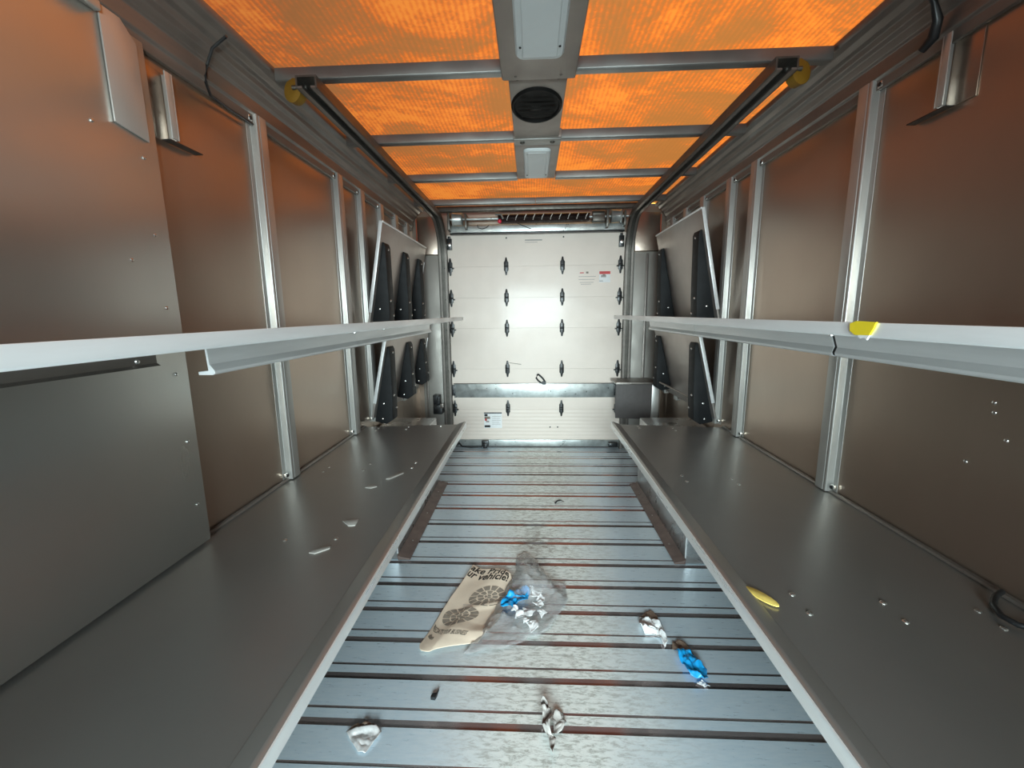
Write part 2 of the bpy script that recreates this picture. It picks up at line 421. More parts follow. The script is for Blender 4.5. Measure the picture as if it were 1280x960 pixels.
# pull strap loop
lp = [(.055, .690), (.045, .660), (.062, .636), (.095, .612), (.12, .606), (.125, .625), (.105, .655), (.078, .682), (.062, .694), (.055, .690)]
MB().tube([(x - .008, YD - .012, z) for x, z in lp], .008, 8).box(.09, .125, YD - .02, YD - .004, .598, .630).build('pull_loop', M['black'], door, smooth=.8)
# latch at the bottom
lt = MB().box(-.475, -.41, YD - .05, YD - .0125, .02, .075).box(-.462, -.423, YD - .06, YD - .05, .005, .05).build('bottom_latch', M['black'], door, bevel=.005)
MB().lathe((-.443, YD - .061, .045), (0, -1, 0), [(.008, 0), (.008, .003), (.004, .006)], 10).build('latch_screw', M['rubber'], lt)
MB().box(.70, .785, YD - .06, YD - .0125, .02, .06).build('bottom_hook', M['black'], door, bevel=.006)
MB().tube([(-.70, YD - .03, .06), (-.66, YD - .05, .02), (-.58, YD - .05, .012), (-.47, YD - .05, .018)], .008, 8).box(-.74, -.69, YD - .05, YD - .0125, .03, .075).build('latch_cable', M['black'], door, smooth=.8)
# stickers (printed flat labels)
def sticker(name, x0, x1, z0, z1, marks, back=True):
    b = MB().box(x0, x1, YD - .0012, YD - .0004, z0, z1)
    o = b.build(name, M['white'], door)
    for (a, c, d, e, m) in marks:
        MB().box(x0 + (x1 - x0) * a, x0 + (x1 - x0) * c, YD - .0018, YD - .0013, z0 + (z1 - z0) * d, z0 + (z1 - z0) * e).build('printed_block', M[m], o)
    return o
sticker('warning_sticker', -.452, -.285, .185, .335, [(0, 1, .93, 1, 'ink'), (.02, .20, .76, .90, 'ink'), (.02, .34, .58, .74, 'tread'), (.04, .16, .46, .62, 'red'), (.10, .28, .36, .48, 'greyprint'), (.02, .34, .04, .18, 'ink'),
        (.45, .95, .72, .745, 'greyprint'), (.45, .9, .60, .62, 'greyprint'), (.45, .94, .48, .50, 'greyprint'), (.45, .85, .36, .38, 'greyprint'), (.45, .92, .24, .26, 'greyprint')])
sticker('inspection_sticker', .59, .685, 1.505, 1.60, [(0, 1, .74, 1, 'red'), (.15, .62, .46, .66, 'greyprint'), (.3, .55, .62, .72, 'tread'), (0, .35, .1, .16, 'greyprint')])
for (x0, x1, z, w, m) in ((.42, .455, 1.585, .008, 'red'), (.475, .495, 1.583, .016, 'tread'), (.41, .56, 1.555, .004, 'greyprint'), (.41, .55, 1.53, .004, 'greyprint'), (.42, .54, 1.505, .004, 'greyprint'), (.43, .52, 1.49, .004, 'greyprint'), (-.06, .09, 1.868, .010, 'greyprint'), (-.06, .05, 1.853, .004, 'greyprint')):
    MB().box(x0, x1, YD - .0012, YD - .0004, z, z + w).build('printed_line', M[m], door)
# scratches
MB().tube([(.268 - .50 + .02, YD - .001, .80), (-.17, YD - .001, .795), (-.10, YD - .001, .785)], .0025, 5).build('scratch_mark', M['tread'], door)

# ================================================================== DOOR HARDWARE
def arc_track(x0, x1, label, bumper_x, s):
    """C-shaped roller track: vertical beside the door, a bend, then level under the roof"""
    t = thing('door_track', label, 'door track', ((x0 + x1) / 2, YD, 0))
    path = [(YD - .02, .001), (YD - .02, 1.70)]
    R = .30
    for k in range(1, 11):
        a = k / 10 * PI / 2
        path.append((YD - .02 - R * (1 - math.cos(a)), 1.70 + R * math.sin(a) * 1.19))
    path += [(3.2, 2.058), (1.58, 2.058)]
    def strip(xa, xb, inner, outer, name, mat):
        b = MB(); vs = []; n = len(path)
        for i, (y, z) in enumerate(path):
            p0 = path[max(i - 1, 0)]; p1 = path[min(i + 1, n - 1)]
            d = Vector((p1[0] - p0[0], p1[1] - p0[1])).normalized(); nr = Vector((-d.y, d.x))   # towards the camera / the floor side
            for xx in (xa, xb):
                for o in (inner, outer):
                    vs.append((xx, y + nr.x * o, z + nr.y * o))
        fs = []
        for i in range(n - 1):
            a = 4 * i; c = a + 4
            for (p, q) in ((0, 1), (1, 3), (3, 2), (2, 0)):
                fs.append((a + p, a + q, c + q, c + p))
        fs += [(0, 1, 3, 2), (4 * n - 4, 4 * n - 2, 4 * n - 1, 4 * n - 3)]
        b.add(vs, fs); return b.build(name, mat, t, smooth=.5)
    strip(x0, x1, -.006, 0, 'track_web', M['track'])
    w = x1 - x0
    strip(x0, x0 + .006, 0, .034, 'track_flange', M['track'])
    strip(x1 - .006, x1, 0, .034, 'track_flange', M['track'])
    strip(x0 + .006, x0 + .022, .028, .034, 'track_lip', M['rail'])
    strip(x1 - .022, x1 - .006, .028, .034, 'track_lip', M['rail'])
    bp = MB().tube([(bumper_x - .035 * s, 1.64, 2.055), (bumper_x + .02 * s, 1.64, 2.055)], .008, 8).build('bumper_arm', M['track'], t)
    MB().lathe((bumper_x + .022 * s, 1.665, 2.052), (s * .35, -1, 0), [(.024, -.020), (.040, -.015), (.040, .015), (.024, .020)], 18).build('bumper', M['amber'], t, smooth=.6)
    for yy in (1.69, 2.30, 2.91, 3.52):
        for dx in (.018, .052):
            xx = x0 + dx if s < 0 else x1 - dx
            MB().lathe((xx, yy - .022, 2.075), (0, -.7, -.7), [(.004, -.006), (.004, .012), (.002, .014)], 8).build('track_bolt', M['bolt'], t)
    return t
arc_track(-.812, -.738, 'dark roller track curving from left door edge to along the roof', -.835, -1)
arc_track(.798, .872, 'dark roller track curving from right door edge to along the roof', .895, 1)

sp = thing('spring_counterbalance', 'dark coil spring shaft with white paint marks above the roll-up door', 'door spring', (CX, YD - .12, 1.93))
MB().tube([(-.70, YD - .13, 2.03), (.80, YD - .13, 2.03)], .012, 12).build('shaft', M['galv'], sp, smooth=.8)
cp = []
for k in range(0, 620):
    a = k / 8 * 2 * PI
    cp.append((-.28 + .76 * k / 620, YD - .13 + .030 * math.cos(a), 2.03 + .030 * math.sin(a)))
MB().tube(cp, .0054, 5).build('coil_spring', M['springm'], sp, smooth=1.2)
for k in range(10):
    x = -.20 + k * .072
    MB().tube([(x - .006, YD - .164, 2.008), (x, YD - .167, 2.03), (x + .012, YD - .163, 2.052)], .0035, 6).build('paint_mark', M['paintmark'], sp)
MB().prism([(YD - .085, 1.93), (YD - .03, 1.93), (YD - .03, 2.0), (YD - .06, 2.0), (YD - .085, 1.985)], -.70, .78, 'x').build('header_channel', M['galv'], sp, bevel=.003)
MB().box(-.70, .78, YD - .09, YD - .03, 1.918, 1.929).build('header_seal', M['black'], sp, bevel=.002)
for x, nm in ((-.62, 0), (.70, 1)):
    d = MB().lathe((x, YD - .13, 2.03), (1, 0, 0), [(.02, -.05), (.055, -.045), (.05, -.035), (.045, .03), (.055, .04), (.02, .045)], 20).build('cable_drum', M['galv'], sp, smooth=.5)
    MB().box(x - .085, x - .065, YD - .17, YD - .03, 1.94, 2.08).build('bearing_plate', M['track'], d, bevel=.002)
    MB().box(x + .06, x + .075, YD - .16, YD - .03, 1.95, 2.07).build('bearing_plate', M['track'], d, bevel=.002)
wn = MB().box(.50, .60, YD - .185, YD - .10, 1.985, 2.035).lathe((.55, YD - .14, 2.045), (1, 0, 0), [(.03, -.05), (.03, .05)], 14).build('winding_cone', M['track'], sp, bevel=.004)
MB().lathe((-.265, YD - .175, 2.0), (0, -1, -.3), [(.016, 0), (.016, .012), (.008, .018)], 12).build('red_lamp', M['redlamp'], sp, smooth=.6)
MB().tube([(-.30, YD - .15, 2.06), (-.255, YD - .17, 2.055), (-.235, YD - .175, 2.02)], .008, 8).build('hose_elbow', M['galv'], sp, smooth=.8)
MB().tube([(-.46, YD - .10, 1.99), (-.455, YD - .10, 1.965), (-.42, YD - .10, 1.955), (-.385, YD - .10, 1.965), (-.36, YD - .10, 1.985)], .003, 6).build('wire', M['black'], sp)
MB().tube([(-.12, YD - .10, 1.995), (-.06, YD - .10, 1.97), (0, YD - .10, 1.945)], .003, 6).build('wire', M['black'], sp)
sp2 = MB().box(-.80, .86, 3.64, 3.70, 2.075, 2.115)
tag(sp2.build('roof_header_rail', M['track'], bevel=.004), 'dark cross rail where the roof sheet ends above the door spring', 'rail')

# black latch box (left) and grey cover flap (right)
t = thing('latch_box', 'small black latch box mounted left of the roll-up door', 'latch', (-.85, YD - .1, .347))
MB().box(-.90, -.816, YD - .13, YD - .036, .347, .435).build('housing', M['black'], t, bevel=.006)
MB().box(-.90, -.84, YD - .12, YD - .036, .436, .52).build('back_plate', M['black'], t, bevel=.003)
MB().tube([(-.87, YD - .13, .42), (-.845, YD - .13, .52)], .006, 8).build('lever', M['black'], t)
MB().box(-.83, -.80, YD - .15, YD - .131, .41, .45).build('catch', M['rail'], t, bevel=.003)
t = thing('cover_flap', 'dark grey rubber cover flap hanging at right door edge', 'flap', (.89, YD - .2, .35))
MB().prism([(.705, .355), (1.00, .345), (1.00, .645), (.705, .645), (.70, .5)], YD - .30, YD - .285, 'y').build('sheet', M['rubber'], t, bevel=.004)
MB().box(.70, 1.04, YD - .31, YD - .06, .646, .665).build('top_edge', M['rail'], t, bevel=.004)
MB().box(1.001, 1.06, YD - .31, YD - .29, .335, .645).build('side_bracket', M['post'], t, bevel=.003)
MB().box(1.04, 1.075, YD - .29, YD - .06, .34, .64).build('stay', M['rail'], t, bevel=.003)

# ================================================================== WALL POSTS
PZ0, PZ1 = .562, 1.99
def make_post(x, s, y, label, w=.064):
    """hat-section post standing on the shelf, its crown towards the aisle (s = -1 on the left wall)"""
    t = thing('wall_post', label, 'wall post', (x, y, PZ0), 'aluminium posts along the side walls')
    d = .030; h = w / 2
    fl = .022
    o = [(0, -h - fl), (-s * .003, -h - fl), (-s * .003, -h), (-s * d * .9, -h * .97), (-s * d, -h * .88), (-s * d, -h * .62), (-s * (d - .003), -h * .58), (-s * (d - .003), -h * .46), (-s * d, -h * .42), (-s * d, h * .88), (-s * d * .9, h * .97), (-s * .003, h), (-s * .003, h + fl), (0, h + fl)]
    b = MB().prism([(x - 0 + a, y + c) for a, c in o], PZ0, PZ1, 'z')
    b.build('post_section', M['post'], t, bevel=.0015)
    for z, nm in ((PZ0 + .012, 'base_clip'), (PZ1 - .03, 'top_clip')):
        c = MB().box(*sorted((x - s * .0035, x - s * .018)), y - h - .024, y - h - .004, z, z + .02).build(nm, M['bolt'], t, bevel=.003)
        MB().lathe((x - s * .018, y - h - .014, z + .010), (-s, 0, 0), [(.007, -.002), (.007, .002), (.004, .003)], 10).build('clip_hole', M['black'], c)
    return t
ordn = ['first', 'second', 'third', 'fourth', 'fifth', 'sixth']
for k, y in enumerate([1.705, 2.375, 2.68, 3.02, 3.34, 3.64]):
    make_post(WL, -1, y, f'{ordn[k]} bright aluminium post from the camera along the left wall')
for k, y in enumerate([1.625, 2.35, 2.63, 3.02, 3.34, 3.64]):
    make_post(WR, 1, y, f'{ordn[k]} bright aluminium post from the camera along the right wall')

# ================================================================== LEFT COVER PANEL
t = thing('wall_cover_panel', 'smooth riveted cover panel on left wall beside the camera', 'wall panel', (WL + .03, .4, .56))
MB().box(WL + .001, -1.003, YF + .002, 1.185, .566, 1.95).build('sheet', M['cover'], t, bevel=.004)
MB().prism([(1.066, 1.715), (1.158, 1.70), (1.158, 1.930), (1.12, 1.968), (1.066, 1.968)], -1.0025, -.998, 'x').build('reflection_plate', M['post'], t, bevel=.001)  # added pale plate imitating a bright reflection on the panel
MB().prism([(YF + .01, 1.944), (1.06, 1.944), (1.06, 1.965), (YF + .01, 1.965)], -1.0025, -.985, 'x').build('top_rail', M['post'], t, bevel=.003)
for y, z in ((1.011, 1.695), (1.137, 1.657), (1.137, 1.465), (1.142, 1.274), (1.058, 1.392), (.943, 1.148), (1.141, 1.09), (1.148, .891), (1.151, .696)):
    rivet((-1.003, y, z), (1, 0, 0), .005, .003).build('rivet', M['bolt'], t)
# rivets on the right wall sheet
for y, z in ((1.091, 1.016), (1.087, .991), (1.135, .847), (1.05, .93)):
    tag(rivet((WR, y, z), (-1, 0, 0), .0055, .003).build('wall_rivet', M['bolt']), 'small bright rivet in the bluish right wall sheet below the upper shelf', 'rivet', 'rivets in the right wall sheet')

# hanger brackets high on the walls
def hanger(x, s, y, z0, z1, label):
    t = thing('hanger_bracket', label, 'bracket', (x, y, z0))
    MB().box(*sorted((x - s * .0005, x - s * .004)), y - .085, y, z0 - .005, z1 + .005).build('base_plate', M['wall'], t, bevel=.001)
    st = MB().box(*sorted((x - s * .0045, x - s * .034)), y - .004, y, z0, z1).box(*sorted((x - s * .030, x - s * .034)), y - .026, y - .0041, z0, z1).build('upright', M['post'], t, bevel=.001)
    MB().lathe((x - s * .02, y - .004, (z0 + z1) / 2 - .015), (0, -1, 0), [(.006, -.002), (.006, .002), (.003, .004)], 10).build('bolt', M['bolt'], t)
    MB().lathe((x - s * .02, y - .0045, z1 - .02), (0, -1, 0), [(.006, -.001), (.006, .0008)], 10).build('hole', M['black'], t)
    MB().prism([(y - .03, z0 - .006), (y + .09, z0 - .006), (y + .09, z0 - .003), (y - .03, z0 - .003)], *sorted((x - s * .0045, x - s * .030)), 'x').build('bracket_shadow_strip', M['black'], t)  # black strip imitating the bracket's dark shadow on the wall
hanger(WL, -1, 1.285, 1.75, 1.925, 'pale hanger bracket high on left wall before the first post')
hanger(WR, 1, 1.345, 1.795, 1.975, 'pale hanger bracket high on right wall before the first post')

# ================================================================== SHELVES
def lower_shelf(xw, xf, s, label, rivs):
    """s=-1 left wall. deck falls slightly to the wall; folded lip along the aisle"""
    t = thing('lower_shelf', label, 'shelf', ((xw + xf) / 2, 1.0, .555))
    Y0, Y1 = YF + .03, 2.53
    a = xw - s * .003
    q = [(a, .557), (xf + s * .052, .5745), (xf + s * .052, .5685), (a, .551)]
    MB().prism(q, Y0, Y1, 'y').build('deck', M['deck'], t)
    f = [(xf + s * .0515, .5745), (xf + s * .050, .5775), (xf + s * .010, .592), (xf, .590), (xf, .555), (xf + s * .004, .555), (xf + s * .004, .582), (xf + s * .012, .584), (xf + s * .0515, .5685)]
    MB().prism(f, Y0, Y1 + .004, 'y').build('folded_rim', M['deck'], t, bevel=.0012)
    MB().prism([(xf - s * .0005, .589), (xf - s * .003, .588), (xf - s * .003, .555), (xf - s * .0005, .555)], Y0, Y1 + .004, 'y').build('front_lip', M['rim'], t, bevel=.0008)
    MB().prism([(a, .558), (a, .568), (a - s * .010, .566), (a - s * .014, .5585)], Y0 if s > 0 else 1.19, Y1, 'y').build('wall_angle', M['rail'], t, bevel=.001)
    MB().box(*sorted((xf + s * .06, a - s * .02)), Y1 - .03, Y1 - .025, .51, .5505).build('end_brace', M['rail'], t, bevel=.001)
    for yy in (.45, 1.2, 1.8):
        MB().prism([(xf + s * .10, .548), (a - s * .02, .548), (a - s * .02, .30), (a - s * .05, .30)], yy, yy + .03, 'y').build('support_bracket', M['bracket'], t, bevel=.001)
    for x, y in rivs:
        z = .557 + (x - a) / (xf + s * .052 - a) * .0175
        rivet((x, y, z), (0, 0, 1), .007, .0035).build('rivet', M['bolt'], t)
    return t
rv = [(x, y) for x, yy in ((.625, (.958, .892)), (.824, (.942, .88)), (1.023, (.927, .872)), (.622, (1.715, 1.655)), (.82, (1.70, 1.64)), (.63, (2.50, 2.45)), (.83, (2.48, 2.43))) for y in yy]
lower_shelf(WR, .4795, 1, 'long grey lower shelf along the right wall', rv)
rv = [(x, y) for x, yy in ((-.764, (1.18,)), (-.605, (1.185,)), (-.932, (1.765, 1.82)), (-.751, (1.77, 1.85)), (-.539, (1.79, 1.855)), (-.945, (2.49, 2.44)), (-.76, (2.50, 2.45)), (-.56, (2.50,))) for y in yy]
lower_shelf(WL, -.4096, -1, 'long grey lower shelf along the left wall', rv)

def upper_shelf(xw, xf, s, label, segs):
    t = thing('upper_shelf', label, 'shelf', ((xw + xf) / 2, 1.0, 1.08))
    Y0, Y1 = YF + .03, 2.54
    xb = xw - s * (.036 if s > 0 else .052)
    zd = 1.2255 - .09 * abs(xb - xf)
    MB().prism([(xf + s * .0005, 1.2275), (xb, zd + .002), (xb, zd - .001), (xf + s * .0005, 1.2245)], Y0, Y1, 'y').build('deck', M['deck'], t)
    MB().prism([(xf, 1.2305), (xf + s * .003, 1.2305), (xf + s * .003, 1.214), (xf + s * .012, 1.211), (xf + s * .012, 1.2085), (xf + s * .002, 1.209), (xf, 1.2115)], Y0, Y1 + .004, 'y').build('front_lip', M['lip'], t, bevel=.0008)
    # stiffener under the deck: upright face with a rounded hem, in lengths that butt with slanted ends
    x0 = xf + s * .20; zb = 1.146 if s > 0 else 1.140; zt = 1.2045
    poly = [(x0, zt), (x0, zb + .020), (x0 - s * .003, zb + .016), (x0 - s * .0085, zb + .008), (x0 - s * .0085, zb + .003), (x0 - s * .004, zb), (x0 + s * .024, zb), (x0 + s * .024, zb + .006), (x0 + s * .004, zb + .008), (x0 + s * .004, zt)]
    n = len(poly); sl = .03 if s > 0 else -.004
    tfs = [tuple(range(n))[::-1], tuple(range(n, 2 * n))] + [(i, (i + 1) % n, n + (i + 1) % n, n + i) for i in range(n)]
    def run(ya, yb, up=0.):
        return [(a, ya - sl * (zt - c) / .06, c + up) for a, c in poly] + [(a, yb - sl * (zt - c) / .06, c + up) for a, c in poly]
    for k, (ya, yb) in enumerate(segs):
        MB().add(run(ya, yb), tfs).build('stiffener', M['lip'], t, smooth=.5)
        if k:
            MB().add([(a + s * .0015, y, z) for a, y, z in run(segs[k - 1][1] + .0006, ya - .0006, .001)], tfs).build('dark_gap_filler', M['black'], t)  # black filler stands in for the shade inside the joint
    if s < 0:
        MB().prism([(x0, zt), (x0, 1.176), (x0 + .006, 1.172), (x0 - .02, 1.172), (x0 - .004, 1.178), (x0 - .004, zt)], Y0, .66, 'y').build('near_angle', M['rail'], t)
        rivet((x0, .625, 1.182), (1, 0, 0), .004, .003).build('bolt', M['bolt'], t)
    for y in (.72,) if s > 0 else (.99, 1.19):
        rivet((xf + s * .008, y, 1.2085), (0, 0, -1), .004, .003).build('bolt', M['bolt'], t)
    return t
us = upper_shelf(WR, .4795, 1, 'upper shelf along the right wall with yellow tag on its edge', [(YF + .06, 1.0), (1.010, 1.84), (1.844, 2.53)])
upper_shelf(WL, -.4096, -1, 'upper shelf along the left wall with pale metal front edge', [(.768, 1.44), (1.442, 2.53)])
MB().prism([(.618, 1.2315), (.655, 1.2325), (.667, 1.2285), (.666, 1.218), (.655, 1.212), (.628, 1.213), (.622, 1.222)], .4792, .4765, 'x').build('yellow_edge_tag', M['yellow'], us)
MB().prism([(.628, 1.2128), (.650, 1.2120), (.645, 1.2075), (.638, 1.2095), (.632, 1.206)], .4792, .4770, 'x').build('torn_tag_backing', M['white'], us)

# folded-up shelves by the rear door
def folded_shelf(xb, zb, xt, zt, y0, y1, s, label, brks):
    t = thing('folded_shelf', label, 'folded shelf', (xb, (y0 + y1) / 2, zb), 'folded-up shelves beside the rear door')
    up = Vector((xt - xb, 0, zt - zb)); Ln = up.length; up.normalize()
    out = Vector((-s * abs(up.z), 0, up.x * (1 if s > 0 else -1) * s * s))
    out = Vector((-s, 0, 0)); out = (out - up * out.dot(up)).normalized()      # towards the aisle
    O = Vector((xb, 0, zb))
    def P(a, y, c): q = O + up * a + out * c; return (q.x, y, q.z)
    def slab(a0, a1, ya, yb, c0, c1):
        return [P(a0, ya, c0), P(a0, yb, c0), P(a0, yb, c1), P(a0, ya, c1), P(a1, ya, c0), P(a1, yb, c0), P(a1, yb, c1), P(a1, ya, c1)]
    F = [(0, 1, 2, 3), (7, 6, 5, 4), (0, 4, 5, 1), (1, 5, 6, 2), (2, 6, 7, 3), (3, 7, 4, 0)]
    MB().add(slab(0, Ln, y0, y1, 0, .012), F).build('panel', M['foldpanel'], t, bevel=.002)
    MB().add(slab(.10, Ln, y0 - .004, y0 - .0005, -.004, .016), F).build('near_edge_strip', M['lip'], t, bevel=.001)
    MB().add(slab(.10, Ln - .12, y1 + .0005, y1 + .004, -.004, .016), F).build('far_edge_strip', M['lip'], t, bevel=.001)
    MB().add(slab(Ln - .006, Ln + .004, y0, y1, .0125, .018), F).build('top_edge', M['lip'], t, bevel=.001)
    for yc, a0 in brks:
        w = .05
        a1 = Ln - .115
        d0, d1 = .125, .035
        cut = .035
        # side outline (a along panel, c out of panel)
        o = [(a0, .0125), (a0 + .0, d0 - cut), (a0 + cut, d0), (a0 + (a1 - a0) * .35, d0 * .8), (a1 - .02, d1), (a1, d1 - .012), (a1, .0125)]
        vs = [P(a, yc - w, c) for a, c in o] + [P(a, yc + w, c) for a, c in o]
        n = len(o)
        fs = [tuple(range(n))[::-1], tuple(range(n, 2 * n))] + [(i, (i + 1) % n, n + (i + 1) % n, n + i) for i in range(n)]
        br = MB().add(vs, fs).build('support_bracket', M['bracket'], t, bevel=.005)
        nrm = (out * 1.0 + up * .15).normalized()
        def face_c(a):
            for (p, q) in zip(o[2:], o[3:]):
                if p[0] <= a <= q[0]: return p[1] + (q[1] - p[1]) * (a - p[0]) / (q[0] - p[0])
            return d1
        for a, dy in ((a0 + .10, .03), (a0 + .19, -.02), (a1 - .035, 0)):
            c = face_c(a)
            rivet(P(a, yc + dy, c), nrm, .0075, .006).build('bolt', M['bolt'], br)
        rivet(P(a0 + .13, yc - w, .05), (0, -1, 0), .007, .005).build('bolt', M['bolt'], br)
        rivet(P(a0 + .03, yc - w, .06), (0, -1, 0), .007, .005).build('bolt', M['bolt'], br)
    return t
folded_shelf(-1.020, 1.165, -.900, 1.800, 2.61, 3.68, -1, 'folded-up shelf with three black brackets above left upper shelf level', [(2.70, 0), (3.12, 0), (3.50, 0)])
folded_shelf(-1.020, .600, -.895, 1.165, 2.58, 3.68, -1, 'folded-up shelf with three black brackets below left upper shelf level', [(2.67, -.03), (3.09, .05), (3.48, .09)])
folded_shelf(1.125, 1.16, .985, 1.835, 2.61, 3.52, 1, 'folded-up shelf with two black brackets above right upper shelf level', [(2.70, 0), (3.43, 0)])
folded_shelf(1.125, .600, .985, 1.175, 2.58, 3.52, 1, 'folded-up shelf with two black brackets below right upper shelf level', [(2.67, -.03), (3.42, .05)])
tag(MB().tube([(1.00, 3.34, .70), (1.09, 2.80, .66)], .008, 8).build('stay_rod', M['rail'], smooth=.8), 'thin stay rod between the lower right folded shelf brackets', 'rod')

# ================================================================== WHEEL WELLS
def wheel_well(xw, xf, xe, s, label):
    t = thing('wheel_well', label, 'wheel well', ((xw + xf) / 2, 2.48, .012))
    MB().box(*sorted((xw - s * .016, xf)), 1.985, 2.98, .0015, .505).build('housing', M['well'], t, bevel=.006)
    MB().prism([(xf - s * .001, .001), (xe, .001), (xe, .008), (xf - s * .012, .018), (xf - s * .001, .026)], 1.982, 2.98, 'y').build('floor_flange', M['flange'], t, bevel=.001)
    MB().box(*sorted((xf - s * .0006, xf - s * .005)), 1.982, 1.99, .035, .50).build('corner_bead', M['lip'], t)
    for y in (2.15, 2.48, 2.8):
        rivet(((xf + xe) / 2, y, .0125), (0, 0, 1), .006, .003).build('bolt', M['bolt'], t)
wheel_well(WL, -.697, -.631, -1, 'boxed wheel well under the left lower shelf')
wheel_well(WR, .762, .708, 1, 'boxed wheel well under the right lower shelf')

# ================================================================== ROOF BOWS AND CENTRE SPINE
for k, y in enumerate([1.10, 1.668, 2.265, 2.88, 3.49]):
    for s, xa, xb in ((-1, WL + .128, -.10), (1, .155, WR - .128)):
        if k == 4: xa, xb = (xa, .0295) if s < 0 else (.0305, xb)
        elif k == 2: xa, xb = (xa, -.084) if s < 0 else (.133, xb)
        elif k == 3: xa, xb = (xa, -.09) if s < 0 else (.15, xb)
        side = 'left' if s < 0 else 'right'
        lab = ['grey roof bow nearest the camera', 'grey roof bow at the wide spine cover', 'grey roof bow behind the round vent', 'grey roof bow behind the small lamp', 'last grey roof bow before the door spring'][k]
        b = MB().prism([(y - .018, 2.127), (y - .018, 2.088), (y - .012, 2.084), (y + .016, 2.084), (y + .022, 2.088), (y + .022, 2.096), (y + .004, 2.098), (y + .004, 2.127)], xa, xb, 'x')
        if k > 0:
            tag(b.build('roof_bow', M['rafter'], bevel=.0015), f'{lab}, {side} of the centre spine', 'roof bow', 'roof bows across the ceiling')

t = thing('spine_cover', 'wide brown ceiling cover plate holding the long frosted lamp', 'ceiling cover', (.027, .7, 2.07))
MB().box(-.105, .158, YF + .01, 1.695, 2.076, 2.126).build('cover_plate', M['spine'], t, bevel=.006)
for x in (-.055, .105):
    rivet((x, 1.665, 2.076), (0, 0, -1), .005, .003).build('screw', M['rail'], t)
t = thing('spine_cover', 'narrow ceiling cover plate around the round black vent', 'ceiling cover', (.025, 1.95, 2.08))
MB().box(-.083, .132, 1.70, 2.225, 2.086, 2.126).build('cover_plate', M['spine'], t, bevel=.004)
for x in (-.05, .10):
    rivet((x, 1.71, 2.086), (0, 0, -1), .005, .003).build('screw', M['rail'], t)
t = thing('spine_cover', 'narrow ceiling cover plate holding the small square lamp', 'ceiling cover', (.03, 2.5, 2.08))
MB().box(-.088, .146, 2.228, 2.87, 2.086, 2.126).build('cover_plate', M['spine'], t, bevel=.004)
st = MB().box(-.086, .144, 2.232, 2.31, 2.0795, 2.0855).build('joint_strap', M['rafter'], t, bevel=.002)
for x in (-.045, .103):
    MB().lathe((x, 2.27, 2.0795), (0, 0, -1), [(.012, 0), (.012, .003), (.008, .006), (.003, .007)], 12).build('bolt', M['track'], t, smooth=.6)
def lens(x0, x1, y0, y1, z, label, edge):
    t = thing('ceiling_lamp', label, 'lamp', ((x0 + x1) / 2, (y0 + y1) / 2, z - .02))
    r = .03
    def rr(i):
        pts = []
        for cx, cy, a0 in ((x1 - r, y1 - r, 0), (x0 + r, y1 - r, 90), (x0 + r, y0 + r, 180), (x1 - r, y0 + r, 270)):
            for k in range(7):
                a = math.radians(a0 + k * 15); pts.append((cx + (r - i) * math.cos(a), cy + (r - i) * math.sin(a)))
        return pts
    b = MB(); rings = [(0, z - .0005), (0, z - .008), (.006, z - .014), (.022, z - .016), (.024, z - .018)]
    n = 28; vs = [(p[0], p[1], zz) for i, zz in rings for p in rr(i)]
    fs = [(j * n + k, j * n + (k + 1) % n, (j + 1) * n + (k + 1) % n, (j + 1) * n + k) for j in range(len(rings) - 1) for k in range(n)]
    fs += [tuple(range(n)), tuple((len(rings) - 1) * n + k for k in range(n))]
    b.add(vs, fs).build('lamp_lens', M['lens'], t, smooth=.4)
    for x in ((x0 + .016), (x1 - .016)):
        MB().lathe((x, y1 - .075, z - .0155), (0, 0, -1), [(.004, -.001), (.004, .002), (.002, .003)], 8).build('screw', M['black'], t)
    return t
lens(-.050, .105, .98, 1.545, 2.0755, 'long frosted unlit lamp on the ceiling spine near camera', 0)
lens(-.042, .102, 2.36, 2.82, 2.0855, 'small frosted unlit lamp on the ceiling spine beyond the vent', 0)
t = thing('ceiling_vent', 'round black ceiling vent between the two frosted lamps', 'vent', (.022, 1.93, 2.05))
def oval(b, yc=1.905, k=1.42):
    b.v = [(x, yc + (y - yc) * k, z) for x, y, z in b.v]; return b
oval(MB().lathe((.022, 1.905, 2.0855), (0, 0, -1), [(.104, 0), (.104, .004), (.099, .010), (.093, .010), (.088, .002)], 40)).build('vent_rim', M['darkhole'], t, smooth=.5)
oval(MB().lathe((.022, 1.905, 2.0850), (0, 0, -1), [(.087, 0), (.087, .002), (.028, .004), (.02, .007), (.004, .008)], 40)).build('vent_dish', M['darkhole'], t, smooth=.5)
for k in range(5):
    yy = 1.905 - .07 + .035 * k; hw = .078 * math.sqrt(1 - ((yy - 1.905) / .125) ** 2)
    MB().prism([(yy - .003, 2.0775), (yy + .009, 2.0755), (yy + .010, 2.0765), (yy - .002, 2.0785)], .022 - hw, .022 + hw, 'x').build('louvre', M['darkhole'], t)

